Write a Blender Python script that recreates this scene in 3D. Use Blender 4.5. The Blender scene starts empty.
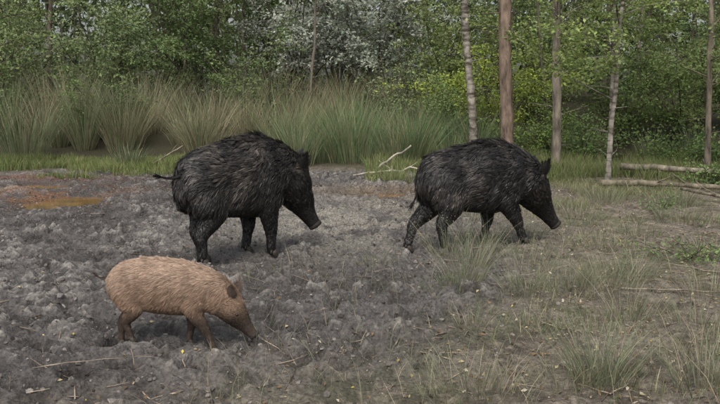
import bpy, math, numpy as np
from mathutils import Vector, kdtree
rng=np.random.default_rng(11)
D=bpy.data; SC=bpy.context.scene; COL=SC.collection
U=rng.uniform
# ------------------------------------------------------------ noise
def _h(ix,iy,s):
    n=(ix*374761393+iy*668265263+s*144269504)&0xffffffff
    n=((n^(n>>13))*1274126177)&0xffffffff
    return ((n^(n>>16))&0xffff)/65535.0
def vn(x,y,s=0):
    x=np.asarray(x,float);y=np.asarray(y,float)
    ix=np.floor(x).astype(np.int64);iy=np.floor(y).astype(np.int64)
    fx=x-ix;fy=y-iy;fx=fx*fx*(3-2*fx);fy=fy*fy*(3-2*fy)
    a=_h(ix,iy,s);b=_h(ix+1,iy,s);c=_h(ix,iy+1,s);d=_h(ix+1,iy+1,s)
    return (a*(1-fx)+b*fx)*(1-fy)+(c*(1-fx)+d*fx)*fy
def fbm(x,y,o=4,s=0,g=.5):
    t=0;a=1;n=0
    for i in range(o):
        t=t+a*vn(np.asarray(x)*2**i+i*17.3,np.asarray(y)*2**i-i*9.1,s+i);n+=a;a*=g
    return t/n
def ss(a,b,x):
    t=np.clip((np.asarray(x,float)-a)/(b-a),0,1);return t*t*(3-2*t)
def nrm(v): return v/np.maximum(np.linalg.norm(v,axis=-1,keepdims=True),1e-9)
# ------------------------------------------------------------ geometry accumulator
class Geo:
    def __init__(s): s.v=[];s.q=[];s.t=[];s.c=[];s.n=0;s.qm=[];s.tm=[]
    def add(s,v,q=None,t=None,col=(1,1,1),m=0):
        v=np.asarray(v,float).reshape(-1,3);col=np.asarray(col,float)
        if col.ndim==1: col=np.tile(col,(len(v),1))
        s.v.append(v);s.c.append(col)
        if q is not None and len(q): q=np.asarray(q).reshape(-1,4)+s.n;s.q.append(q);s.qm.append(np.full(len(q),m))
        if t is not None and len(t): t=np.asarray(t).reshape(-1,3)+s.n;s.t.append(t);s.tm.append(np.full(len(t),m))
        s.n+=len(v)
    def mesh(s,name,mats,smooth=False):
        v=np.concatenate(s.v);c=np.concatenate(s.c)
        q=np.concatenate(s.q) if s.q else np.zeros((0,4),int)
        t=np.concatenate(s.t) if s.t else np.zeros((0,3),int)
        me=D.meshes.new(name);me.vertices.add(len(v));me.vertices.foreach_set('co',v.ravel().astype(np.float32))
        lo=np.concatenate([q.ravel(),t.ravel()]).astype(np.int32)
        me.loops.add(len(lo));me.loops.foreach_set('vertex_index',lo)
        me.polygons.add(len(q)+len(t))
        ls=np.concatenate([np.arange(len(q))*4,len(q)*4+np.arange(len(t))*3]).astype(np.int32)
        me.polygons.foreach_set('loop_start',ls)
        for m in mats: me.materials.append(m)
        mi=np.concatenate((s.qm or [np.zeros(0,int)])+(s.tm or [np.zeros(0,int)])).astype(np.int32)
        me.polygons.foreach_set('material_index',mi)
        me.polygons.foreach_set('use_smooth',np.full(len(q)+len(t),smooth))
        me.update(calc_edges=True)
        a=me.attributes.new('Col','FLOAT_COLOR','POINT')
        a.data.foreach_set('color',np.concatenate([c,np.ones((len(c),1))],1).ravel().astype(np.float32))
        return me
    def obj(s,name,mats,smooth=False,parent=None):
        o=D.objects.new(name,s.mesh(name,mats,smooth));COL.objects.link(o)
        if parent: o.parent=parent
        return o
def tube(P,R,n=8,side=None):
    P=np.asarray(P,float);R=np.asarray(R,float)
    if R.ndim==1:R=np.stack([R,R],1)
    T=nrm(np.gradient(P,axis=0));k=len(P)
    if side is None:
        m=nrm(P[-1:]-P[0:1])[0];side=np.array([1,0,0.]) if abs(m[0])<.7 else np.array([0,0,1.])
    B=nrm(side-T*(T@np.asarray(side,float))[:,None]);N=np.cross(T,B)
    a=np.linspace(0,2*np.pi,n,endpoint=False)
    v=P[:,None]+N[:,None]*(np.cos(a)[None,:,None]*R[:,0,None,None])+B[:,None]*(np.sin(a)[None,:,None]*R[:,1,None,None])
    i=np.arange(k-1)[:,None]*n;j=np.arange(n)[None];j2=(j+1)%n
    q=np.stack([i+j,i+j2,i+n+j2,i+n+j],-1).reshape(-1,4)
    v=np.concatenate([v.reshape(-1,3),P[:1],P[-1:]])
    jj=np.arange(n);t=np.concatenate([np.stack([np.full(n,k*n),(jj+1)%n,jj],1),np.stack([np.full(n,k*n+1),(k-1)*n+jj,(k-1)*n+(jj+1)%n],1)])
    return v,q,t
def dense(P,k):
    P=np.asarray(P,float);n=len(P);u=np.linspace(0,n-1,k);i=np.clip(u.astype(int),0,n-2);f=(u-i)[:,None]
    g=lambda j:P[np.clip(j,0,n-1)]
    p0,p1,p2,p3=g(i-1),g(i),g(i+1),g(i+2)
    return .5*((2*p1)+(-p0+p2)*f+(2*p0-5*p1+4*p2-p3)*f**2+(-p0+3*p1-3*p2+p3)*f**3)
def blades(geo,root,h,w,lean,bend,col,tipcol=None,rows=4,m=0):
    N=len(root);az=U(0,np.pi,N);wd=np.stack([np.cos(az),np.sin(az),0*az],1)
    vs=[];cs=[]
    tipcol=col if tipcol is None else tipcol
    for r in range(rows):
        t=r/(rows-1)
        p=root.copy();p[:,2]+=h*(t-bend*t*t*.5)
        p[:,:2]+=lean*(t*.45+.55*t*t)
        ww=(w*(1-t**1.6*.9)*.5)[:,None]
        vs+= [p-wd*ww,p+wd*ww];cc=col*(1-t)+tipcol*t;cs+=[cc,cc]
    v=np.stack(vs,1).reshape(-1,3);c=np.stack(cs,1).reshape(-1,3)
    b=np.arange(N)[:,None]*(2*rows)
    q=np.concatenate([np.concatenate([b+2*r,b+2*r+1,b+2*r+3,b+2*r+2],1) for r in range(rows-1)])
    geo.add(v,q,col=c,m=m)
def leaves(geo,pos,size,col,m=0,flat=.7,asp=.55):
    N=len(pos)
    n=rng.normal(size=(N,3))*(1-flat)+np.array([0,-.25,1])*flat;n=nrm(n)
    a=nrm(np.cross(n,rng.normal(size=(N,3))));b=np.cross(n,a)
    s=np.asarray(size)[:,None]*np.ones((N,1))
    fold=n*s*.12
    v=np.stack([pos-a*s*.5,pos-b*s*asp*.5+fold+a*s*.05,pos+a*s*.5,pos+b*s*asp*.5+fold+a*s*.05],1).reshape(-1,3)
    q=np.arange(N*4).reshape(-1,4)
    geo.add(v,q,col=np.repeat(col,4,0),m=m)
# ------------------------------------------------------------ materials
def newmat(n):
    m=D.materials.new(n);m.use_nodes=True;nt=m.node_tree;nt.nodes.clear();return m,nt
def N(nt,t,**k):
    n=nt.nodes.new(t)
    for a,b in k.items():
        if a in n.inputs: n.inputs[a].default_value=b
        else: setattr(n,a,b)
    return n
def colmat(name,rough=.7,spec=.3,transl=0,nscale=20,namt=.35,bump=0,bscale=60,coordstretch=(1,1,1),wetattr=False):
    m,nt=newmat(name);L=nt.links.new
    out=N(nt,'ShaderNodeOutputMaterial');p=N(nt,'ShaderNodeBsdfPrincipled')
    p.inputs['Roughness'].default_value=rough;p.inputs['Specular IOR Level'].default_value=spec
    at=N(nt,'ShaderNodeAttribute');at.attribute_name='Col';src=at.outputs['Color']
    if namt or bump:
        tc=N(nt,'ShaderNodeTexCoord');mp=N(nt,'ShaderNodeMapping');mp.inputs['Scale'].default_value=coordstretch
        L(tc.outputs['Object'],mp.inputs['Vector'])
    if namt:
        no=N(nt,'ShaderNodeTexNoise');no.inputs['Scale'].default_value=nscale;no.inputs['Detail'].default_value=6;no.inputs['Roughness'].default_value=.62
        L(mp.outputs[0],no.inputs['Vector'])
        mr=N(nt,'ShaderNodeMapRange');mr.inputs['From Min'].default_value=.3;mr.inputs['From Max'].default_value=.7
        mr.inputs['To Min'].default_value=1-namt;mr.inputs['To Max'].default_value=1+namt
        L(no.outputs['Fac'],mr.inputs['Value'])
        mx=N(nt,'ShaderNodeVectorMath',operation='SCALE');L(src,mx.inputs[0]);L(mr.outputs[0],mx.inputs['Scale']);src=mx.outputs[0]
    L(src,p.inputs['Base Color'])
    if bump:
        n2=N(nt,'ShaderNodeTexNoise');n2.inputs['Scale'].default_value=bscale;n2.inputs['Detail'].default_value=8;n2.inputs['Roughness'].default_value=.65
        L(mp.outputs[0],n2.inputs['Vector'])
        bp=N(nt,'ShaderNodeBump');bp.inputs['Strength'].default_value=bump;bp.inputs['Distance'].default_value=.03 if wetattr else .02
        hgt=n2.outputs['Fac']
        if wetattr:
            vo=N(nt,'ShaderNodeTexVoronoi');vo.inputs['Scale'].default_value=42;L(mp.outputs[0],vo.inputs['Vector'])
            ad=N(nt,'ShaderNodeMath',operation='MULTIPLY_ADD');ad.inputs[1].default_value=-.5;L(vo.outputs['Distance'],ad.inputs[0]);L(hgt,ad.inputs[2]);hgt=ad.outputs[0]
        L(hgt,bp.inputs['Height']);L(bp.outputs[0],p.inputs['Normal'])
    if wetattr:
        w=N(nt,'ShaderNodeAttribute');w.attribute_name='Wet'
        r=N(nt,'ShaderNodeMapRange');r.inputs['To Min'].default_value=.85;r.inputs['To Max'].default_value=.18
        L(w.outputs['Fac'],r.inputs['Value']);L(r.outputs[0],p.inputs['Roughness'])
    if transl:
        tr=N(nt,'ShaderNodeBsdfTranslucent');L(src,tr.inputs['Color'])
        ms=N(nt,'ShaderNodeMixShader');ms.inputs[0].default_value=transl
        L(p.outputs[0],ms.inputs[1]);L(tr.outputs[0],ms.inputs[2]);L(ms.outputs[0],out.inputs[0])
    else: L(p.outputs[0],out.inputs[0])
    return m
M_leaf=colmat('leaf_mat',.5,.35,.35,3,0)
M_grass=colmat('grass_mat',.6,.25,.2,6,0)
M_bark=colmat('bark_mat',.9,.15,0,12,.7,1,26,(1,1,.3))
M_ground=colmat('ground_mat',.85,.45,0,45,.6,.9,60,wetattr=True)
M_clod=colmat('clod_mat',.7,.3,0,60,.4,.6,120)
M_litter=colmat('litter_mat',.7,.2,.1,40,.3)
M_fur=colmat('fur_mat',.38,.6,0,9,0)
M_furd=colmat('fur_dry_mat',.6,.3,0,9,0)
M_skin=colmat('skin_mat',.75,.3,0,30,.3,.4,90)
M_hoof=colmat('hoof_mat',.6,.3,0,40,.4)
M_eye=colmat('eye_mat',.08,.7,0,5,.01)
def birchmat():
    m=colmat('birch_bark_mat',.8,.2,0,9,.6,.6,40)
    nt=m.node_tree;L=nt.links.new
    p=[n for n in nt.nodes if n.type=='BSDF_PRINCIPLED'][0];src=p.inputs['Base Color'].links[0].from_socket
    tc=[n for n in nt.nodes if n.type=='TEX_COORD'][0]
    mp=N(nt,'ShaderNodeMapping');mp.inputs['Scale'].default_value=(4,4,14);L(tc.outputs['Object'],mp.inputs[0])
    no=N(nt,'ShaderNodeTexNoise');no.inputs['Scale'].default_value=1.3;no.inputs['Detail'].default_value=6;L(mp.outputs[0],no.inputs[0])
    mr=N(nt,'ShaderNodeMapRange');mr.inputs['From Min'].default_value=.46;mr.inputs['From Max'].default_value=.64;L(no.outputs['Fac'],mr.inputs[0])
    mx=N(nt,'ShaderNodeMix',data_type='RGBA');L(mr.outputs[0],mx.inputs[0]);L(src,mx.inputs[6]);mx.inputs[7].default_value=(.075,.062,.045,1)
    L(mx.outputs[2],p.inputs['Base Color']);return m
M_birch=birchmat()
def watermat():
    m,nt=newmat('puddle_water_mat');L=nt.links.new
    out=N(nt,'ShaderNodeOutputMaterial');p=N(nt,'ShaderNodeBsdfPrincipled');p.inputs['Roughness'].default_value=.05
    tc=N(nt,'ShaderNodeTexCoord');no=N(nt,'ShaderNodeTexNoise');no.inputs['Scale'].default_value=5;no.inputs['Detail'].default_value=5;L(tc.outputs['Object'],no.inputs[0])
    cr=N(nt,'ShaderNodeValToRGB');cr.color_ramp.elements[0].position=.35;cr.color_ramp.elements[1].position=.7
    cr.color_ramp.elements[0].color=(.12,.068,.03,1);cr.color_ramp.elements[1].color=(.27,.15,.06,1)
    L(no.outputs['Fac'],cr.inputs[0]);L(cr.outputs[0],p.inputs['Base Color'])
    b=N(nt,'ShaderNodeBump');b.inputs['Strength'].default_value=.05;L(no.outputs['Fac'],b.inputs['Height']);L(b.outputs[0],p.inputs['Normal'])
    L(p.outputs[0],out.inputs[0]);return m
M_water=watermat()
# ------------------------------------------------------------ ground
def lin(a,b,s): return np.arange(a,b,s)
gx=np.concatenate([-np.geomspace(250,9,26),lin(-8.8,-3.6,.06),lin(-3.6,3.6,.018),lin(3.6,9,.07),np.geomspace(9.2,250,26)])
gy=np.concatenate([[-120,-60,-30,-15,-8,-4,-1,.5,1.5,2.2],lin(2.6,7.4,.016),lin(7.4,14,.034),lin(14,24,.2),np.geomspace(24.3,320,34)])
X,Y=np.meshgrid(gx,gy)
def mudm(x,y):
    e=.6+.9*(fbm(x*.5,y*.5,3,5)-.5)*2
    a=1-ss(e-.2,e+1.1,x-.22*(y-6))
    a=a*ss(2.7,4.5,y+.5*np.minimum(-x,1.5)+.8*(fbm(x*1.3,y*1.3,3,6)-.5))
    return a*(1-ss(11.8,13,y+.8*(fbm(x*.7,y*.7,2,9)-.5)))
Mm=mudm(X,Y)
PUD=[(-3.5,9.1,.42,.6),(-4.5,10.6,.55,.3),(.25,9.75,.5,.28),(-.1,11.0,.5,.2),(-2.4,10.4,.4,.2)]
near=(1-ss(12.5,15,Y))*(1-ss(8,11,np.abs(X)))
H=1.15*ss(13.8,21,Y)+ .06*(fbm(X*.35,Y*.35,3,1)-.5)*(Y>1)
amp=(.4+.6*Mm)*near
rg=1-np.abs(2*fbm(X*7,Y*7,4,2,.6)-1)
H+=amp*(.08*(fbm(X*2.4,Y*2.4,3,3)-.5)+.085*(fbm(X*8.5,Y*8.5,3,4,.6)-.5)+.055*(fbm(X*19,Y*19,2,14,.6)-.5)+.04*(rg-.75))
n=9000
px=U(-5.5,4.2,n);py=2.7+U(0,1,n)**1.1*9.8;pmud=mudm(px,py)
for a,b,m in zip(px,py,pmud):
    if U()>.12+m:continue
    r=U(.016,.036)*(2.0 if U()<.16 else 1);d=U(.018,.044)*(r/.03)**.8*(.4+.6*m)
    i0,i1=np.searchsorted(gx,[a-3*r,a+3*r]);j0,j1=np.searchsorted(gy,[b-3*r,b+3*r])
    if i1<=i0 or j1<=j0: continue
    th=U(0,3.14);dx=X[j0:j1,i0:i1]-a;dy=Y[j0:j1,i0:i1]-b
    u=(dx*math.cos(th)+dy*math.sin(th))/1.35;v=-dx*math.sin(th)+dy*math.cos(th)
    q=(u*u+v*v)/(r*r);H[j0:j1,i0:i1]+=-d*np.exp(-q**1.5)+.3*d*np.exp(-(np.sqrt(q)-1.45)**2*6)
Hd=H-1.15*ss(13.8,21,Y)
pm=np.zeros_like(H)
for a,b,rx,ry in PUD:
    q=np.sqrt(((X-a)/rx)**2+((Y-b)/ry)**2)+.5*(fbm(X*3,Y*3,3,8)-.5)
    w=1-ss(.6,1.5,q);H=H*(1-.75*w)-.055*w;pm=np.maximum(pm,1-ss(.6,2.1,q))
def mixc(c,d,w): w=np.clip(w,0,1)[...,None];return c*(1-w)+np.array(d)*w
f1=fbm(X*1.1,Y*1.1,4,21);f2=fbm(X*7,Y*7,3,22);f3=fbm(X*22,Y*22,3,23)
C=np.ones(H.shape+(3,))*np.array([.175,.148,.116])
C=mixc(C,[.08,.065,.048],ss(.42,.66,f2)*.8)
C=mixc(C,[.30,.26,.20],ss(.53,.73,f3)*.65)
C=mixc(C,[.10,.125,.04],ss(.5,.68,fbm(X*.9,Y*.9,4,31))*ss(.3,.5,f2)*.35)
mudc=mixc(np.ones_like(C)*np.array([.098,.089,.084]),[.17,.157,.147],ss(.45,.75,f1)*.7)
mudc=mixc(mudc,[.045,.04,.036],ss(.48,.68,f2)*.7)
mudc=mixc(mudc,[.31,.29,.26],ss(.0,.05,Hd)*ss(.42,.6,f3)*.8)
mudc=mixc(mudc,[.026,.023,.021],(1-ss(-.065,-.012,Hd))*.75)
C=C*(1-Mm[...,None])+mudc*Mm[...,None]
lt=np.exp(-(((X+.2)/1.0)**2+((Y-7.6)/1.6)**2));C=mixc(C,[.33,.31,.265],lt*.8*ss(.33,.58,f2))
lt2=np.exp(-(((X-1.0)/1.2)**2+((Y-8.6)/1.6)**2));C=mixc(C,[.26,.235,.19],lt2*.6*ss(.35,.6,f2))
C=mixc(C,[.24,.115,.05],np.exp(-(((X+3.9)/.9)**2+((Y-9.6)/1.0)**2))*ss(.42,.58,f1*.5+f2*.5)*.85)
C=mixc(C,[.2,.13,.06],np.exp(-(((X-.3)/.9)**2+((Y-9.9)/.5)**2))*.5)
C=mixc(C,[.16,.075,.05],np.exp(-(((X+5.0)/1.6)**2+((Y-11.4)/.35)**2))*.75)
C=mixc(C,[.05,.036,.024],pm*.3)
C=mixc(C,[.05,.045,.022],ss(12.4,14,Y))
g=Geo();ny,nx=H.shape
I=(np.arange(ny-1)[:,None]*nx+np.arange(nx-1)[None]);Q=np.stack([I,I+1,I+nx+1,I+nx],-1).reshape(-1,4)
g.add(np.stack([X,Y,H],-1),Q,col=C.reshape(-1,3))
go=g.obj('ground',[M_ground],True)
wa=go.data.attributes.new('Wet','FLOAT','POINT')
wet=np.clip(Mm*(.4+.8*ss(.4,.6,f2))*(1-ss(0,.05,Hd)*.35)+pm*.5+lt*.3,0,1);wa.data.foreach_set('value',wet.ravel().astype(np.float32))
def gh(x,y):
    x=np.asarray(x,float);y=np.asarray(y,float)
    i=np.clip(np.searchsorted(gx,x)-1,0,nx-2);j=np.clip(np.searchsorted(gy,y)-1,0,ny-2)
    u=(x-gx[i])/(gx[i+1]-gx[i]);v=(y-gy[j])/(gy[j+1]-gy[j])
    return (H[j,i]*(1-u)+H[j,i+1]*u)*(1-v)+(H[j+1,i]*(1-u)+H[j+1,i+1]*u)*v
for k,(a,b,rx,ry) in enumerate(PUD):
    g=Geo();t=np.linspace(0,2*np.pi,40,endpoint=False);rr=1.2+.1*np.sin(3*t+k)
    v=np.stack([a+rx*rr*np.cos(t),b+ry*rr*np.sin(t),0*t-.04],1);v=np.concatenate([v,[[a,b,-.04]]])
    g.add(v,t=[[40,i,(i+1)%40] for i in range(40)]);g.obj('puddle' if k==0 else 'puddle.%03d'%k,[M_water])
def rocks(geo,pos,size,col):
    p=(1+5**.5)/2
    iv=nrm(np.array([[-1,p,0],[1,p,0],[-1,-p,0],[1,-p,0],[0,-1,p],[0,1,p],[0,-1,-p],[0,1,-p],[p,0,-1],[p,0,1],[-p,0,-1],[-p,0,1]],float))
    f=np.array([[0,11,5],[0,5,1],[0,1,7],[0,7,10],[0,10,11],[1,5,9],[5,11,4],[11,10,2],[10,7,6],[7,1,8],[3,9,4],[3,4,2],[3,2,6],[3,6,8],[3,8,9],[4,9,5],[2,4,11],[6,2,10],[8,6,7],[9,8,1]])
    n=len(pos);v=iv[None]*U(.6,1.3,(n,12,1))*size[:,None,None]*U(.55,1.2,(n,1,3))
    v=v+pos[:,None];geo.add(v,t=(f[None]+np.arange(n)[:,None,None]*12),col=np.repeat(col,12,0))
n=22000;x=U(-5,3.5,n);y=2.8+U(0,1,n)**1.3*9.5;k=U(0,1,n)<.15+.85*mudm(x,y);x=x[k];y=y[k]
s=.003+.016*U(0,1,len(x))**3.5
g=Geo();cc=np.array([.135,.121,.11])*U(.3,2.1,(len(x),1));rocks(g,np.stack([x,y,gh(x,y)+s*.2],1),s,cc);g.obj('mud_clods',[M_clod],False)
g=Geo();rocks(g,np.array([[-1.83,4.6,float(gh(-1.83,4.6))+.0],[-1.77,4.63,float(gh(-1.76,4.63))],[-1.86,4.66,float(gh(-1.86,4.66))]]),np.array([.035,.025,.03]),np.array([[.3,.29,.27]]*3));o=g.obj('stone',[M_clod],False)
n=9000;x=U(-2.5,4.5,n);y=2.7+U(0,1,n)**1.3*9;k=U(0,1,n)<.12+.9*(1-mudm(x,y));x=x[k];y=y[k];n=len(x)
pal=np.array([[.36,.30,.17],[.2,.13,.07],[.12,.08,.05],[.45,.41,.31],[.16,.12,.08],[.42,.34,.08]])
cc=pal[rng.choice(6,n,p=[.18,.25,.25,.09,.20,.03])]*U(.7,1.25,(n,1))
g=Geo();leaves(g,np.stack([x,y,gh(x,y)+.008],1),U(.008,.034,n),cc,flat=.75);g.obj('leaf_litter',[M_litter])
g=Geo()
def stick(g,p0,p1,r,col,bend=.05,k=7,n=6,m=0):
    p0=np.array(p0,float);p1=np.array(p1,float);t=np.linspace(0,1,k)[:,None]
    L=np.linalg.norm(p1-p0);P=p0+(p1-p0)*t+np.cumsum(rng.normal(size=(k,3))*L*bend*.4,0)*[1,1,.5]*np.sin(t*np.pi)**.5
    v,q,tt=tube(P,r*(1-.55*t[:,0])*U(.85,1.15,k),n);g.add(v,q,tt,col=col,m=m);return P
for _ in range(1300):
    a=U(-3.5,4.5);b=2.8+U()**1.3*9;
    if U()<.3*float(mudm(a,b)):continue
    th=U(0,6.28);l=U(.03,.2)*(1.6 if U()<.08 else 1);c,d=a+l*math.cos(th),b+l*math.sin(th)
    stick(g,[a,b,float(gh(a,b))+.006],[c,d,float(gh(c,d))+U(.004,.02)],U(.0015,.0045),np.array([.26,.21,.16])*U(.3,1.5),k=4,n=4)
for a,b,c,d,r in [(.2,3.95,.42,3.68,.007),(-.55,5.0,-.3,3.5,.003),(-1.55,3.5,-1.0,3.62,.003),(1.7,4.9,2.4,4.7,.008),(.3,6.1,.75,5.8,.008),(-2.1,3.4,-1.9,3.3,.005),(2.6,5.2,2.2,5.6,.008)]:
    stick(g,[a,b,float(gh(a,b))+.015],[c,d,float(gh(c,d))+.02],r,[.25,.21,.165],k=8)
g.obj('fallen_twigs',[M_bark],True)
def log(name,pts,r,col,mat=M_bark,twigs=3):
    g=Geo();P=dense(pts,14);P[:,2]+=gh(P[:,0],P[:,1]);v,q,t=tube(P,r*np.linspace(1,.6,14)*U(.88,1.12,14),10);g.add(v,q,t,col=col)
    for _ in range(twigs):
        i=rng.integers(3,12);d=np.array([U(-.3,.3),U(-.2,.2),U(.05,.25)]);stick(g,P[i],P[i]+d,r*.3,col)
    g.obj(name,[mat],True)
log('fallen_log',[[3.15,10.1,.07],[3.7,9.95,.09],[4.3,9.8,.08],[5.0,9.7,.06]],.048,[.19,.165,.12])
log('fallen_log.001',[[3.9,11.5,.16],[4.5,11.1,.16],[5.2,10.9,.14],[5.9,10.9,.1]],.05,[.22,.195,.15])
log('fallen_branch',[[3.9,9.3,.1],[4.15,8.8,.08],[4.3,8.1,.03]],.022,[.2,.17,.13])
log('fallen_branch.001',[[.22,12.2,.02],[.45,12.15,.2],[.8,12.1,.44]],.024,[.34,.31,.25],twigs=0)
log('fallen_branch.002',[[-.1,11.7,.03],[.4,11.6,.1],[.95,11.5,.08],[1.3,11.4,.02]],.018,[.34,.31,.25])
log('fallen_branch.003',[[-3.6,13.2,.02],[-3.3,13.15,.2],[-3.05,13.3,.35]],.02,[.2,.17,.12],twigs=1)
# ------------------------------------------------------------ grasses
def vary(c,n,a=.25): return np.array(c)*U(1-a,1+a,(n,1))*U(.93,1.07,(n,3))
def scatter_grass(name,x,y,h0,h1,w,c1,c2,lean=.5,dry=.2):
    n=len(x);h=U(h0,h1,n)*(.45+1.1*fbm(x*2.2,y*2.2,2,66));a=U(0,6.28,n);l=(h*U(.05,lean*1.3,n))[:,None]*np.stack([np.cos(a),np.sin(a)],1)
    c=vary(c1,n);d=U(0,1,n)<dry;c[d]=vary(c2,d.sum())
    g=Geo();blades(g,np.stack([x,y,gh(x,y)-.005],1),h,np.full(n,w)*U(.6,1.3,n),l,U(.1,.6,n),c*.75,c*1.15,rows=3);return g.obj(name,[M_grass])
def patch(x0,x1,y0,y1,n,f): 
    x=U(x0,x1,n);y=U(y0,y1,n);k=U(0,1,n)<f(x,y);return x[k],y[k]
x,y=patch(-7.5,-1.5,11.3,14.2,50000,lambda x,y:ss(.42,.6,fbm(x*1.2,y*1.6,3,41)+.35*ss(11.8,13.4,y)-.17))
scatter_grass('short_grass',x,y,.05,.2,.009,[.165,.215,.07],[.28,.26,.13],dry=.25)
x,y=patch(.7,5.5,3.0,12.5,100000,lambda x,y:ss(.49,.67,fbm(x*1.6,y*1.6,4,42)+.02)*(1-mudm(x,y))*(.22+.78*ss(6,10,y)))
scatter_grass('short_grass.001',x,y,.03,.15,.0045,[.165,.195,.085],[.35,.31,.2],dry=.35,lean=.8)
x,y=patch(.1,7,10.8,14.5,42000,lambda x,y:ss(.38,.6,fbm(x*1.1,y*1.1,4,43)+.1*(x>2)))
scatter_grass('short_grass.002',x,y,.06,.28,.009,[.16,.21,.07],[.28,.25,.14],dry=.3)
x,y=patch(-.8,3.5,2.8,5.6,3000,lambda x,y:.2+ss(.4,.6,fbm(x*2,y*2,3,44)))
scatter_grass('sparse_grass',x,y,.05,.22,.003,[.17,.19,.11],[.36,.32,.21],dry=.4,lean=.8)
def tussock(name,x,y,r,h,n,w,c=(.11,.14,.065),dry=.25,splay=.5,heads=0,dc=(.3,.25,.15),rows=4):
    a=U(0,6.28,n);q=np.sqrt(U(0,1,n))*r;rx=x+q*np.cos(a);ry=y+q*np.sin(a)
    hh=h*U(.45,1.05,n)*(1-.25*q/r);l=(hh*splay*(q/r*.8+U(0,.35,n)))[:,None]*np.stack([np.cos(a+U(-.7,.7,n)),np.sin(a+U(-.7,.7,n))],1)
    d=U(0,1,n)<dry;c1=vary(c,n,.35);c1[d]=vary(dc,d.sum())
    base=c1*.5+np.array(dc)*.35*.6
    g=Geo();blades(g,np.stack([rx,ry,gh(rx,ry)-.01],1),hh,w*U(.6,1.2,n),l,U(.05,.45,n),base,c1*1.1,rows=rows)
    if heads:
        k=rng.choice(n,heads);p=np.stack([rx[k]+l[k,0]*.85,ry[k]+l[k,1]*.85,gh(rx[k],ry[k])+hh[k]*.85],1)
        p=np.repeat(p,10,0)+rng.normal(size=(heads*10,3))*[.01,.01,.03];leaves(g,p,U(.005,.012,len(p)),vary([.3,.26,.18],len(p)),flat=.1)
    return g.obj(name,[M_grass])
fg=[(.72,5.15,.13,.55,150,.0035,.3),(.86,5.7,.12,.45,110,.0035,.3),(.68,6.0,.15,.5,90,.0035,.35),(.62,5.05,.2,.14,260,.004,.1),
(.12,5.75,.16,.11,160,.004,.15),(1.06,3.28,.10,.48,130,.005,.2),(1.16,3.4,.13,.35,90,.005,.2),(1.5,3.2,.16,.36,90,.005,.35),(1.42,3.5,.2,.25,60,.004,.3),
(1.55,4.3,.16,.34,110,.004,.3),(1.85,4.1,.16,.28,80,.004,.35),(1.35,4.95,.2,.3,190,.004,.2),(1.65,5.0,.2,.32,190,.004,.2),(1.1,4.85,.16,.2,130,.004,.2),
(1.9,5.3,.2,.28,170,.004,.3),(1.25,5.6,.2,.28,110,.004,.3),(.95,4.2,.2,.11,190,.004,.15),(.33,3.12,.1,.3,28,.003,.4),(.02,3.12,.05,.34,12,.003,.4),(.62,3.1,.12,.25,40,.003,.5),
(1.05,6.2,.12,.42,90,.004,.3),(2.2,4.7,.2,.3,130,.004,.35),(2.5,6.8,.2,.22,150,.005,.2),(3.2,7.6,.25,.22,200,.005,.2),(2.9,9.0,.3,.25,220,.006,.2),(.35,3.5,.08,.18,22,.003,.5),(-.05,4.0,.05,.16,16,.003,.4),
(2.0,6.3,.25,.2,150,.004,.3),(1.5,6.9,.2,.2,130,.005,.25),(2.3,7.9,.3,.2,200,.005,.3),(3.6,8.8,.3,.3,220,.006,.2),(2.7,5.9,.2,.25,130,.004,.25),(1.75,3.7,.15,.3,60,.004,.35)]
for _ in range(20):
    b=3.1+U()**1.2*6.5;a=U(.12,.5)*b;fg.append((a,b,U(.06,.2),U(.12,.3),int(U(40,110)),.0038,U(.2,.45)))
for i,(a,b,r,h,n,w,d) in enumerate(fg):
    tussock('grass_tuft' if i==0 else 'grass_tuft.%03d'%i,a,b,r,h,int(n*1.15),w*.8,np.array([.165,.20,.115])*U(.85,1.15),d,.8,heads=(12 if h>.3 else 0),dc=(.38,.34,.24))
rush=[(-3.9,13.0,.22,.65,260)]
for yy,x0,x1,st in [(13.9,-1.2,2.1,.42),(14.5,-3.2,2.4,.5),(14.9,-8.5,-4.4,.6),(15.6,-8.6,2.9,.6),(16.8,-9.5,3.4,.7),(18.2,-10.5,3,.85)]:
    for xx in np.arange(x0,x1,st):
        if U()<.06: continue
        a=xx+U(-.3,.3);b=yy+U(-.5,.5);rush.append((a,b,U(.15,.42),(.65+1.5*float(vn(a*1.1,b*.9,77)))*U(.8,1.15)*(.85 if yy<14.4 else 1.0),int(U(190,300))))
for xx,yy in [(3.9,14.6),(4.6,15.2),(5.4,14.3),(2.9,14.9),(6.5,15),(3.4,15.6),(7.2,14.2)]: rush.append((xx,yy,.25,.8,220))
for i,(a,b,r,h,n) in enumerate(rush):
    tan=float(ss(.4,.8,vn(a*.9,b*.5,55)));c=(np.array([.15,.205,.10])*(1-.55*tan)+np.array([.32,.29,.18])*.55*tan)*U(.8,1.25)
    if a>-.9 and b<15.2: c=np.array([.14,.215,.095])*U(.85,1.15);tan*=.4
    tussock('rush_tussock' if i==0 else 'rush_tussock.%03d'%i,a,b,r,h,n,.010,c,.15+.3*tan,U(.4,.75),dc=(.38,.33,.21))
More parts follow.
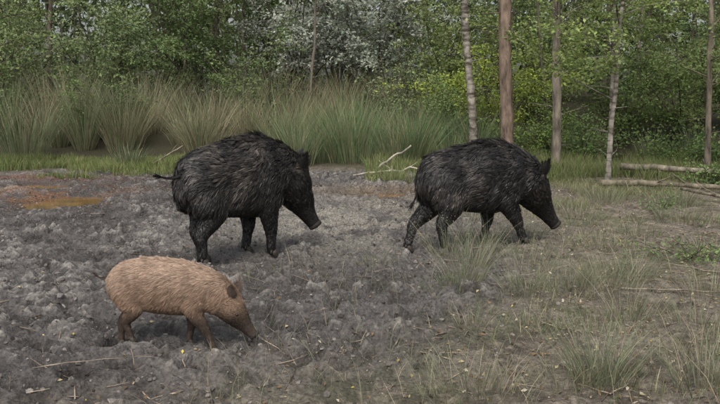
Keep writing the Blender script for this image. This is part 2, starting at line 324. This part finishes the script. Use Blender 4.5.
# ------------------------------------------------------------ woody plants
def twig_leaves(g,tw,n,size,col,spread,flat,m=1,asp=.6):
    tw=np.array(tw);i=rng.integers(0,len(tw),n);t=U(.1,1.05,n)[:,None]
    p=tw[i,0]*(1-t)+tw[i,1]*t+rng.normal(size=(n,3))*np.array([spread,spread,spread*.5])
    tc=U(.7,1.3,len(tw))[i][:,None]
    c=vary(col,n,.3)*tc*np.array([1.06,1.03,1.12]);leaves(g,p,size*U(.6,1.25,n),c,m=m,flat=flat,asp=asp)
def limb(g,p,d,L,r,tw,barkc,ntw=6,tl=.5,droop=.1,up=.1):
    d=nrm(np.array(d,float)[None])[0];k=7;P=[np.array(p,float)]
    for i in range(k-1):
        d=d+rng.normal(size=3)*.13+np.array([0,0,up*.3]);d=d/np.linalg.norm(d);P.append(P[-1]+d*L/(k-1))
    P=np.array(P);v,q,t=tube(P,r*np.linspace(1,.2,k),5);g.add(v,q,t,col=barkc,m=0)
    for j in range(ntw):
        u=U(.2,1)*(k-1.01);i=int(u);b=P[i]*(1-(u-i))+P[i+1]*(u-i)
        td=nrm((P[i+1]-P[i])[None])[0]*.5+rng.normal(size=3)*[.8,.8,.35]+[0,0,-droop];td/=np.linalg.norm(td)
        e=b+td*tl*U(.5,1.2);tw.append((b,e))
        v,q,t=tube(np.array([b,(b+e)/2+[0,0,.02],e+[0,0,-.03]]),[r*.3,r*.22,r*.1],3);g.add(v,q,t,col=barkc,m=0)
    return P
def tree(name,x,y,h,r,lean,bark,barkc,nl,z0,z1,L,nleaf,size,col,az=None,wob=.05,ntw=7,flat=.6,root=True):
    g=Geo();k=16;t=np.linspace(0,1,k);z=gh(x,y)-.05
    P=np.stack([x+lean[0]*t+np.cumsum(rng.normal(size=k))*wob*.4*np.minimum(1,t*5),y+lean[1]*t+np.cumsum(rng.normal(size=k))*wob*.4,z+h*t],1)
    P=dense(P,60);tt=np.linspace(0,1,60);R=r*(1-.75*tt)*U(.9,1.1,60)
    if root: R*=1+.55*np.exp(-tt*h/.12)
    v,q,t3=tube(P,R,14);v=v+rng.normal(size=v.shape)*r*.04;g.add(v,q,t3,col=barkc,m=0);tw=[]
    for i in range(nl):
        zz=U(z0,z1);j=min(58,int(zz/h*59));a=U(0,6.28) if az is None else az+U(-1.1,1.1)
        limb(g,P[j],[math.cos(a),math.sin(a),U(.1,.7)],L*U(.6,1.2)*(1-.4*zz/h),r*.24*(1-.5*zz/h)+.003,tw,barkc,ntw)
    for i in range(5):
        zz=U(.4,z0);j=int(zz/h*59);a=U(0,6.28);d=np.array([math.cos(a),math.sin(a),U(-.2,.5)])*U(.1,.5);stick(g,P[j],P[j]+d,.007,barkc,k=5,n=4)
    if nleaf and tw: twig_leaves(g,tw,nleaf,size,col,.07,flat)
    return g.obj(name,[bark,M_leaf],True)
def shrub(name,x,y,h,sp,ns,nleaf,size,col,barkc=(.09,.08,.06),flat=.6,ntw=9,spread=.11):
    g=Geo();tw=[];z=float(gh(x,y))
    for i in range(ns):
        a=U(0,6.28);s=U(.1,1)*sp;b=[x+U(-.15,.15),y+U(-.15,.15),z-.03]
        limb(g,b,[math.cos(a)*s,math.sin(a)*s,h*U(.6,1)],h*U(.7,1.1),.008+.004*h,tw,barkc,ntw,.3+.14*h,.15,-.25)
    twig_leaves(g,tw,nleaf,size,col,spread,flat)
    return g.obj(name,[M_bark,M_leaf])
PK=[.20,.15,.115];WB=[.30,.27,.23]
YG=[.21,.28,.08]
tree('birch_tree',2.02,13.6,9,.075,(-.55,.3),M_birch,WB,14,2.4,8.5,1.8,4500,.07,YG)
tree('pine_tree',2.52,13.1,11,.115,(-.45,.2),M_bark,PK,16,4.5,10.5,2.0,3500,.08,[.08,.12,.04])
tree('alder_tree',3.3,12.9,9,.08,(-.15,.3),M_bark,[.22,.19,.15],18,2.0,8.6,1.9,6000,.065,YG)
tree('birch_tree.001',3.32,10.3,6.5,.036,(.75,.5),M_birch,WB,24,1.15,6,1.7,8500,.055,YG,ntw=9)
tree('alder_tree.001',5.25,11.6,7,.045,(-.3,.2),M_bark,[.2,.17,.13],24,1.1,6.5,1.7,8500,.055,[.18,.24,.08],ntw=9)
tree('birch_tree.002',4.7,14.6,8,.04,(.2,.2),M_birch,WB,18,1.2,7,1.6,6500,.06,YG)
tree('alder_tree.002',-6.9,12.6,7,.08,(.2,.2),M_bark,[.12,.1,.08],14,1.4,6,2.2,4500,.065,[.16,.22,.07],az=.1)
tree('alder_tree.003',-4.4,19.5,9,.055,(.1,.2),M_bark,[.13,.11,.09],20,2,8,2.2,6000,.085,[.15,.21,.07])
tree('alder_tree.004',-3.1,21,9,.05,(.3,.2),M_bark,[.13,.11,.09],20,2,8,2.2,6000,.085,[.15,.21,.07])
tree('alder_tree.005',-7.6,19,9,.06,(.5,.2),M_bark,[.15,.12,.1],20,1.8,8,2.4,7000,.085,[.17,.23,.07])
tree('birch_tree.003',1.0,19.5,9,.05,(-.2,.2),M_birch,[.22,.19,.16],18,2.0,8,2.2,5000,.085,YG)
tree('birch_tree.004',6.2,17.5,9,.05,(.2,.2),M_birch,[.28,.25,.21],20,1.5,8,2.2,6000,.08,YG)
tree('alder_tree.006',7.0,13.5,8,.06,(-.2,.2),M_bark,[.17,.14,.11],20,1.4,7,2.2,7500,.065,[.15,.21,.07])
tree('alder_tree.007',-1.2,18.5,8,.035,(.5,.2),M_bark,[.2,.17,.14],14,2.2,7,2.0,3500,.085,[.17,.23,.08])
tree('alder_tree.008',4.0,16.5,8,.035,(-.4,.2),M_bark,[.2,.17,.14],14,2.0,7,2.0,3500,.075,YG)
S=[(-1.6,20.0,3.9,1.5,12,7500,.095,[.46,.50,.40]),(.3,19.6,3.5,1.5,12,7000,.095,[.42,.47,.36]),(-.6,21.5,4.6,1.6,12,6000,.1,[.36,.42,.31]),
(-3.9,18.9,3.3,1.4,11,6000,.09,[.12,.18,.06]),(-6.0,18.7,3.0,1.5,12,6500,.085,[.22,.29,.12]),(-8.3,17.6,3.0,1.5,12,6500,.085,[.24,.31,.13]),(-10,19.5,4,1.6,12,6000,.1,[.16,.22,.08]),
(3.0,16.2,2.2,1.0,11,4500,.07,[.36,.45,.08]),(3.7,17.6,2.6,1.2,10,4500,.08,[.29,.37,.10]),(2.2,18.6,3.0,1.3,10,5000,.085,[.25,.32,.11]),
(5.2,16.0,2.2,1.2,11,5500,.07,[.19,.27,.08]),(6.6,15.8,2.4,1.3,12,6000,.07,[.19,.26,.08]),(8.0,16.6,2.8,1.4,12,6000,.08,[.16,.23,.07]),(7.4,13.0,1.6,1.1,10,4500,.06,[.15,.22,.07]),
(-2.6,22.5,4.6,1.6,12,5500,.1,[.16,.23,.08]),(4.6,19.5,3.6,1.5,12,6000,.09,[.18,.25,.08]),(-5.2,22,5,1.7,12,5500,.105,[.15,.21,.07]),(9.6,19,4,1.6,12,6000,.09,[.16,.23,.08]),
(4.2,14.4,.9,.9,9,2200,.06,[.15,.23,.07]),(5.6,13.4,.8,.9,9,2200,.06,[.16,.25,.07]),(3.4,14.9,1.1,.8,9,2400,.06,[.2,.3,.07]),(6.4,12.6,.8,.8,9,2000,.055,[.14,.22,.07]),(1.9,15.6,1.5,.9,9,2800,.065,[.2,.28,.09]),
(-5.3,16.2,1.6,.8,8,1800,.07,[.15,.22,.07]),(-2.2,17.0,1.9,.8,8,1800,.075,[.16,.22,.08]),(-8.0,15.4,1.7,.8,8,2000,.07,[.15,.21,.07]),(.6,17.0,1.8,.7,8,1800,.075,[.2,.25,.11])]
for i,(a,b,h,sp,ns,nl,sz,c) in enumerate(S):
    shrub('willow_shrub' if i==0 else 'willow_shrub.%03d'%i,a,b,h,sp,ns,nl,sz,c)
shrub('bramble',2.55,5.85,.22,.5,9,520,.03,[.17,.26,.08],ntw=4,spread=.04)
shrub('bramble.001',3.3,8.4,.22,.5,8,480,.035,[.15,.23,.07],ntw=4,spread=.05)
shrub('bramble.002',4.9,10.8,.5,.6,9,900,.05,[.15,.24,.07],ntw=5,spread=.06)
g=Geo()
for _ in range(90):
    b=U(23,44);a=U(-.62,.62)*b;h=U(8,13);r=U(.03,.10)
    t=np.linspace(0,1,7);P=np.stack([a+U(-.8,.8)*t,b+U(-.3,.3)*t,gh(a,b)-.1+h*t],1)+rng.normal(size=(7,3))*[.08,.08,0]
    v,q,tt=tube(P,r*(1-.6*t),7);g.add(v,q,tt,col=np.array([.13,.11,.085])*U(.5,1.6),m=0)
n=1500;b=21.5+U(0,1,n)**1.0*22;a=U(-.62,.62,n)*b;z=U(0,1,n)**.8*8
c0=np.stack([a,b,gh(a,b)+.3+z],1);per=80
i=np.repeat(np.arange(n),per);p=c0[i]+rng.normal(size=(len(i),3))*np.array([.7,.6,.25])*U(.6,1.4,(n,1))[i]
tone=U(0,1,n)**1.2;cc=(np.array([.11,.15,.065])*(1-tone[:,None])+np.array([.28,.34,.15])*tone[:,None])[i]*U(.7,1.3,(len(i),1))
leaves(g,p,U(.10,.19,len(i)),cc,m=1,flat=.55)
n=8000;b=U(22,46,n);a=U(-.75,.75,n)*b;p=np.stack([a,b,10+U(-2.5,3,n)],1);leaves(g,p,U(.4,.8,n),vary([.09,.14,.045],n),m=1,flat=.6)  # high canopy leaves, out of view, added to shade the forest below
n=13000;b=U(44,49,n);a=U(-36,36,n);p=np.stack([a,b,U(.8,13,n)],1);leaves(g,p,U(.5,.9,n),vary([.08,.105,.055],n),m=1,flat=.1)
g.obj('distant_tree_row',[M_bark,M_leaf])
# ------------------------------------------------------------ wild boar
def boar(name,loc,yaw,s,head,legs,pal,furN,young=False,lx=1.0,bz=0.0,seed=1,hs=1.1):
    e=D.objects.new(name,None);COL.objects.link(e)
    z0=0.0
    e.location=(loc[0],loc[1],z0);e.rotation_euler=(0,0,yaw);e.empty_display_size=.1
    cy,sy=math.cos(yaw),math.sin(yaw)
    def gl(x,y): return float(gh(loc[0]+(x*cy-y*sy),loc[1]+(x*sy+y*cy)))-z0
    g=Geo()
    if young: st=np.array([[-.545,.69,.56,.045],[-.52,.75,.50,.10],[-.46,.82,.43,.15],[-.36,.875,.385,.175],[-.22,.905,.355,.19],[-.05,.91,.325,.20],[.12,.885,.31,.20],[.26,.86,.31,.185],[.38,.82,.335,.17],[.48,.77,.39,.14],[.55,.71,.45,.10]])
    else: st=np.array([[-.545,.69,.57,.045],[-.52,.755,.50,.105],[-.46,.815,.44,.155],[-.36,.855,.395,.185],[-.22,.88,.365,.20],[-.05,.905,.335,.21],[.10,.935,.315,.22],[.24,.94,.31,.215],[.38,.90,.34,.19],[.48,.84,.41,.15],[.55,.77,.5,.10]])
    st=dense(st,30)*1.0
    hx,hz,hp,hy,hl=head
    P=np.stack([st[:,0]*lx,0*st[:,0],(st[:,1]+st[:,2])/2+bz],1)
    v,q,t=tube(P,np.stack([(st[:,1]-st[:,2])/2,st[:,3]],1),28,side=[0,1,0]);g.add(v*s,q,t)
    Hb=np.array([hx*lx,0,hz]);ax=np.array([math.cos(hp)*math.cos(hy),math.cos(hp)*math.sin(hy),-math.sin(hp)])
    sd=np.array([-math.sin(hy),math.cos(hy),0]);upv=np.cross(ax,sd)
    sh=np.array([.28*lx,0,(.60 if young else .65)+bz]);mid=(sh+Hb)/2+np.array([.02,0,.035])
    P=dense([sh,mid,Hb,Hb+ax*.09],12);R=dense([[.245,.18],[.215,.155],[.165*hs,.125*hs],[.13*hs,.11*hs]],12)
    v,q,t=tube(P,R,24,side=[0,1,0]);g.add(v*s,q,t)
    hd=np.array([[-.08,.12,.10,0],[0,.155,.122,0],[.1,.145,.118,0],[.17,.125,.104,-.004],[.24,.098,.08,-.008],[.30,.078,.062,-.012],[.36,.064,.05,-.014],[.42,.056,.045,-.012],[.44,.054,.044,-.01]])
    hd[:,1:3]*=np.linspace(hs,1.0,9)[:,None]
    hd=dense(hd,26);sc=hl/.44
    P=Hb+ax*(hd[:,0]*sc)[:,None]+upv*(hd[:,3])[:,None]
    v,q,t=tube(P,hd[:,1:3],22,side=sd);g.add(v*s,q,t)
    P=dense([Hb+ax*.06*sc-upv*.09,Hb+ax*.2*sc-upv*.085,Hb+ax*.34*sc-upv*.058],8);v,q,t=tube(P,dense([[.06,.075],[.042,.055],[.02,.03]],8),14,side=sd);g.add(v*s,q,t)
    hoofs=Geo();lk=1.15 if young else 1.22
    for kind,lxp,sidey,sw,lift in legs:
        if kind=='h':
            J=[[-.37,.66],[-.325,.50],[-.285,.39],[-.385,.245],[-.375,.15],[-.365,.07],[-.35,.035]];R=[[.15,.085],[.14,.08],[.10,.068],[.047*lk,.034*lk],[.031*lk,.027*lk],[.031*lk,.028*lk],[.028,.028]];W=[0,.12,.3,.62,.8,.96,1]
        else:
            J=[[.30,.62],[.29,.48],[.27,.38],[.30,.23],[.30,.15],[.30,.07],[.315,.035]];R=[[.14,.08],[.125,.08],[.088,.064],[.046*lk,.036*lk],[.031*lk,.028*lk],[.031*lk,.028*lk],[.028,.028]];W=[0,.1,.3,.62,.8,.96,1]
        J=np.array(J);R=np.array(R);W=np.array(W)
        x=(J[:,0]+lxp)*lx+W*sw;yy=sidey*np.array([.095,.115,.115,.1,.095,.09,.09])
        foot_g=gl(x[-1]*s,yy[-1]*s)/s-.005
        z=J[:,1]+bz*(1-W)+foot_g*W+lift*W
        P=dense(np.stack([x,yy,z],1),26);RR=dense(R,26)
        v,q,t=tube(P,RR,16,side=[0,1,0]);g.add(v*s,q,t)
        f=P[-1]
        for o in (-.016,.016):
            T=np.array([[f[0]-.008,f[1]+o,f[2]+.025],[f[0]+.008,f[1]+o*1.1,f[2]],[f[0]+.026,f[1]+o*1.2,f[2]-.026],[f[0]+.04,f[1]+o*.9,f[2]-.037]])
            v,q,t=tube(T,[[.022,.016],[.026,.018],[.022,.017],[.008,.01]],10,side=[0,1,0]);hoofs.add(v*s,q,t,col=[.05,.042,.036])
            T=np.array([[f[0]-.025,f[1]+o*1.3,f[2]+.03],[f[0]-.038,f[1]+o*1.7,f[2]+.005]])
            v,q,t=tube(T,[.011,.005],8,side=[0,1,0]);hoofs.add(v*s,q,t,col=[.05,.042,.036])
    tmp=g.obj('tmp_body',[M_skin])
    md=tmp.modifiers.new('r','REMESH');md.mode='VOXEL';md.voxel_size=.0115*s;md.use_smooth_shade=True
    md=tmp.modifiers.new('s','SMOOTH');md.factor=.5;md.iterations=7
    dg=bpy.context.evaluated_depsgraph_get();me=D.meshes.new_from_object(tmp.evaluated_get(dg));D.objects.remove(tmp)
    nv=len(me.vertices);co=np.zeros(nv*3,np.float32);me.vertices.foreach_get('co',co);co=co.reshape(-1,3)/s
    nr=np.zeros(nv*3,np.float32);me.vertices.foreach_get('normal',nr);nr=nr.reshape(-1,3)
    bm=(fbm(co[:,0]*6+co[:,1]*2,co[:,2]*6+co[:,1]*3+30,3,seed)-.5)*.035*ss(.3,.45,co[:,2]);co=co+nr*bm[:,None]
    si=np.abs(nr[:,1])
    co=co-nr*(.024*si*np.exp(-(((co[:,0]/lx+.16)/.07)**2+((co[:,2]-.56)/.16)**2)))[:,None]
    co=co-nr*(.02*si*np.exp(-(((co[:,0]/lx-.12)/.05)**2+((co[:,2]-.55)/.2)**2)))[:,None]
    me.vertices.foreach_set('co',(co*s).ravel())
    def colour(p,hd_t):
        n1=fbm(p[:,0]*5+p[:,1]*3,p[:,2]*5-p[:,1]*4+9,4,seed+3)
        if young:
            c=np.ones((len(p),3))*np.array(pal['main']);c=mixc(c,pal['top'],ss(.5,.85,p[:,2])*(.5+n1*.5))  # pale back coat, with light from above also put into its colour
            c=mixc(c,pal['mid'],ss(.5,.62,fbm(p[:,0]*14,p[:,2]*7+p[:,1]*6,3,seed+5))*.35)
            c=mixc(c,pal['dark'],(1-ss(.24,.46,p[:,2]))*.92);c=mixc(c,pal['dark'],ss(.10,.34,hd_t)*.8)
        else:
            c=np.ones((len(p),3))*np.array(pal['main']);c=mixc(c,pal['top'],ss(.45,.7,n1)*ss(.4,.85,p[:,2]))  # paler streaks up the back: light reflected from above, painted into the coat
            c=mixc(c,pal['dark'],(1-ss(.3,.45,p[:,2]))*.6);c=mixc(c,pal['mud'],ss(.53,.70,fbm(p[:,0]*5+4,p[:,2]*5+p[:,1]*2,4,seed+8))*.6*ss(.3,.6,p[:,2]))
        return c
    def headt(p):
        r=p-Hb;t=r@ax;perp=np.linalg.norm(r-t[:,None]*ax,axis=1);return np.where(perp<.22,t/sc,-1)
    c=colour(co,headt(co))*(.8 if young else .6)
    if 'Col' in me.attributes: me.attributes.remove(me.attributes['Col'])
    a=me.attributes.new('Col','FLOAT_COLOR','POINT');a.data.foreach_set('color',np.concatenate([c,np.ones((nv,1))],1).ravel().astype(np.float32))
    me.polygons.foreach_set('use_smooth',np.full(len(me.polygons),True));me.update()
    if not me.materials: me.materials.append(M_skin)
    b=D.objects.new('body',me);COL.objects.link(b);b.parent=e
    hoofs.obj('hooves',[M_hoof],True,e)
    me.calc_loop_triangles();nt=len(me.loop_triangles);ti=np.zeros(nt*3,np.int32);me.loop_triangles.foreach_get('vertices',ti);ti=ti.reshape(-1,3)
    A=co[ti[:,0]];B=co[ti[:,1]];Cc=co[ti[:,2]];cr=np.cross(B-A,Cc-A);ar=np.linalg.norm(cr,axis=1);nn=cr/np.maximum(ar,1e-12)[:,None]
    fg=Geo()
    def fur(n,sel=None,lenmul=1,clump=.6,nclump=2600,widthmul=1):
        w=ar.copy()
        if sel is not None:w=w*sel
        idx=rng.choice(nt,n,p=w/w.sum());r1=np.sqrt(U(0,1,n))[:,None];r2=U(0,1,n)[:,None]
        p=A[idx]*(1-r1)+B[idx]*r1*(1-r2)+Cc[idx]*r1*r2;nm=nn[idx];ht=headt(p)
        legw=(1-ss(.3,.46,p[:,2]))*(ht<0);hw=ss(-.02,.08,ht)
        d=np.array([-1,0,-.1])[None]*np.ones((n,1));d[:,2]-=.9*(1-ss(.45,.85,p[:,2]));d[:,2]-=.5*(1-ss(-.5,-.35,p[:,0]))
        d=d*(1-legw[:,None])+np.array([-.2,0,-1.3])*legw[:,None]
        d=d*(1-hw[:,None])+(-ax+np.array([0,0,-.15]))*hw[:,None]
        wob=np.stack([fbm(p[:,0]*6,p[:,2]*6+p[:,1]*6,2,seed+s_)-.5 for s_ in (31,37,41)],1);d=d+wob*(.8 if young else 1.6)
        d=nrm(d-nm*np.sum(d*nm,1)[:,None])
        L=.058*(1-legw*.62)*(1-.45*ss(0,.12,ht))*(1-.7*ss(.18,.36,ht))
        ridge=ss(.8,.95,nm[:,2])*ss(.7,.84,p[:,2])*ss(-.3,.05,p[:,0])
        L=L*(1+(.2 if young else .35)*ridge)
        L=L*U(.6,1.25,n)*lenmul*(.95 if young else 1)
        lift=(.17 if young else .2)+.2*ridge+U(-.08,.14,n)
        tip=p+nrm(d+nm*lift[:,None])*L[:,None]
        kd=kdtree.KDTree(nclump);ci=rng.choice(n,nclump,replace=False)
        for a_,b_ in enumerate(ci): kd.insert(p[b_],a_)
        kd.balance();near_=np.array([kd.find(q_)[1] for q_ in p]);ct=tip[ci][near_];cp=p[ci][near_]
        kk=clump*U(.3,1,n)[:,None];tip=tip*(1-kk)+(ct+(p-cp)*.15)*kk
        midp=(p+tip)/2+nm*L[:,None]*.12
        wd=nrm(np.cross(tip-p,nm)+rng.normal(size=(n,3))*L[:,None]*.35)*(U(.0008,.0019,n)*widthmul*(1.2 if young else 1.05))[:,None]
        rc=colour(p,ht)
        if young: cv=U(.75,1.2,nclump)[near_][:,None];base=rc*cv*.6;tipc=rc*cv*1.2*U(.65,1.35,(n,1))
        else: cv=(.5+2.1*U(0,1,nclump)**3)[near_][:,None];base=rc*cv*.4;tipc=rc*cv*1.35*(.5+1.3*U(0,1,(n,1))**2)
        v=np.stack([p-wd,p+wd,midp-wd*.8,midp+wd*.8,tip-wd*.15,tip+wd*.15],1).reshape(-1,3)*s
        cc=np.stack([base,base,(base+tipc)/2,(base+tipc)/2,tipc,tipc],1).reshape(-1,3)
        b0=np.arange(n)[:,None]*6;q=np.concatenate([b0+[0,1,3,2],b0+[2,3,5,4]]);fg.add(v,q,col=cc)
    ok=(A[:,2]>.075)*(headt(A)<.385)
    fur(furN,ok.astype(float),nclump=int(furN/(9 if young else 19)),clump=.4 if young else .82)
    if not young: fur(int(furN*.22),ok*(A[:,2]>.42).astype(float),1.35,.85,1300)
    eg=Geo()
    for sg in (-1,1):
        b0=Hb+ax*.01+sd*sg*.088*hs+upv*.10*hs;ed=nrm((upv*.8+sd*sg*.38-ax*.45+np.array([0,0,.25]))[None])[0]
        wv=nrm((np.cross(ed,sd*sg)*1.0)[None])[0];nv_=np.cross(ed,wv)
        rows=8;cols=7;vv=[]
        EL=.14;EW=.055
        for i in range(rows):
            t=i/(rows-1);w=EW*(math.sin(math.pi*min(1,.28+t*.72))**.8)*(1.0 if t<.98 else .2)
            for j in range(cols):
                u=j/(cols-1)*2-1;vv.append(b0+ed*EL*t+wv*w*u+nv_*(u*u)*w*.55)
        vv=np.array(vv);fr=vv;bk=vv-nv_*.008
        q=[[i*cols+j,i*cols+j+1,(i+1)*cols+j+1,(i+1)*cols+j] for i in range(rows-1) for j in range(cols-1)]
        ec=np.array(pal['dark'])*(1.5 if young else .8)
        eg.add(fr*s,q,col=ec);eg.add(bk*s,q,col=ec)
        n=900;k_=rng.choice(len(vv),n);p=vv[k_]+rng.normal(size=(n,3))*.005;t_=p+ed*U(.012,.03,n)[:,None]+(p-(b0+ed*EL*.5))*.12+rng.normal(size=(n,3))*.004
        wd=nrm(np.cross(t_-p,nv_))*.0014;v=np.stack([p-wd,p+wd,t_+wd*.2,t_-wd*.2],1).reshape(-1,3)
        fg.add(v*s,np.arange(4*n).reshape(-1,4),col=np.repeat(ec*U(.6,1.9,(n,1)),4,0))
    eg.obj('ears',[M_skin],True,e)
    def ball(c,r,n=10):
        t=np.linspace(-1,1,n);P=c+ax*(t*r)[:,None];return tube(P,np.sqrt(np.maximum(1e-4,1-t*t))*r,12,side=sd)
    g2=Geo()
    for sg in (-1,1):
        v,q,t=ball(Hb+ax*.175*sc+sd*sg*.097+upv*.045,.015);g2.add(v*s,q,t,col=[.01,.008,.006])
    g2.obj('eyes',[M_eye],True,e)
    g3=Geo();tip=Hb+ax*hl-upv*.01
    T=np.array([tip-ax*.02,tip-ax*.004,tip+ax*.012,tip+ax*.018]);v,q,t=tube(T,[[.052,.042],[.058,.048],[.056,.046],[.046,.037]],20,side=sd);g3.add(v*s,q,t,col=pal['snout'])
    for sg in (-1,1):
        v,q,t=ball(tip+ax*.014+sd*sg*.018+upv*.004,.0125);g3.add(v*s,q,t,col=[.008,.006,.006])
    g3.obj('snout',[M_skin],True,e)
    g5=Geo();tb=np.array([-.53*lx,0,.68+bz]);TP=dense(np.array(pal['tail'])+tb,14)
    v,q,t=tube(TP,np.linspace(.015,.005,14),8,side=[0,1,0]);g5.add(v*s,q,t,col=np.array(pal['dark'])*1.1)
    n=420;k_=rng.integers(3,14,n);p=TP[k_];dd=nrm((TP[-1]-TP[-4])[None])[0];ln=np.where(k_>10,.08,.03)*U(.6,1.1,n)
    t_=p+(dd+rng.normal(size=(n,3))*.22)*ln[:,None];wd=nrm(np.cross(t_-p,rng.normal(size=(n,3))))*.0016
    v=np.stack([p-wd,p+wd,t_+wd*.2,t_-wd*.2],1).reshape(-1,3);g5.add(v*s,np.arange(4*n).reshape(-1,4),col=np.repeat(np.array(pal['dark'])*U(.7,1.6,(n,1)),4,0))
    g5.obj('tail',[M_skin],False,e)
    fg.obj('fur',[M_furd if young else M_fur],False,e)
    return e
black={'main':[.027,.024,.022],'top':[.07,.061,.053],'dark':[.014,.013,.012],'mud':[.10,.085,.07],'snout':[.03,.026,.024],'tail':[[0,0,0],[-.05,.0,-.01],[-.1,.02,-.01],[-.14,.03,.0]]}
blackr=dict(black);blackr['tail']=[[0,0,0],[-.03,.0,-.08],[-.045,.02,-.18],[-.07,.03,-.25]]
tan={'main':[.33,.225,.155],'top':[.54,.40,.30],'mid':[.21,.14,.095],'dark':[.06,.044,.035],'mud':[.1,.08,.06],'snout':[.035,.028,.026],'tail':[[0,0,0],[-.05,0,.01],[-.1,.0,.0],[-.14,0,.03]]}
R_=math.radians
boar('wild_boar',(-.97,5.90),R_(43),1.0,(.57,.61,R_(58),R_(-32),.48),
  [('h',0,-1,-.04,0),('h',0,1,.08,0),('f',0,-1,.02,0),('f',0,1,-.10,0)],black,84000,seed=2,lx=.86,hs=1.16)
boar('wild_boar.001',(.92,6.28),R_(20),.94,(.60,.57,R_(52),R_(-8),.50),
  [('h',0,-1,.02,0),('h',0,1,-.25,0),('f',0,-1,.20,0),('f',0,1,-.09,0)],blackr,84000,seed=5,lx=.9,hs=1.16)
boar('juvenile_wild_boar',(-1.01,3.87),R_(-4),.49,(.60,.46,R_(47),R_(-5),.47),
  [('h',0,-1,.05,0),('h',0,1,-.13,0),('f',0,-1,.22,0),('f',0,1,-.10,0)],tan,70000,young=True,lx=1.08,seed=9,hs=1.08)
# ------------------------------------------------------------ light, camera
w=D.worlds.new('World');SC.world=w;w.use_nodes=True;nt=w.node_tree;bg=nt.nodes['Background']
sky=nt.nodes.new('ShaderNodeTexSky');sky.sky_type='NISHITA';sky.sun_disc=False
el,rot=R_(56),R_(-165)
sky.sun_elevation=el;sky.sun_rotation=rot;sky.dust_density=5;sky.air_density=1.0;sky.ozone_density=.6
hs=nt.nodes.new('ShaderNodeHueSaturation');hs.inputs['Saturation'].default_value=.4;hs.inputs['Value'].default_value=1.2
nt.links.new(sky.outputs[0],hs.inputs['Color']);nt.links.new(hs.outputs[0],bg.inputs['Color']);bg.inputs['Strength'].default_value=.15
sl=D.lights.new('sun','SUN');sl.energy=1.5;sl.angle=R_(25);sl.color=(1,.95,.87);so=D.objects.new('sun',sl);COL.objects.link(so)
dv=Vector((math.sin(rot)*math.cos(el),math.cos(rot)*math.cos(el),math.sin(el)));so.rotation_euler=dv.to_track_quat('Z','Y').to_euler();so.location=(0,0,20)
cam=D.cameras.new('camera');cam.lens=38.6;cam.sensor_width=36;cam.clip_end=1000;co_=D.objects.new('camera',cam);COL.objects.link(co_)
co_.location=(0,0,1.3);co_.rotation_euler=(R_(90-8.25),0,0);SC.camera=co_
SC.view_settings.view_transform='Standard';SC.view_settings.look='None';SC.view_settings.exposure=0
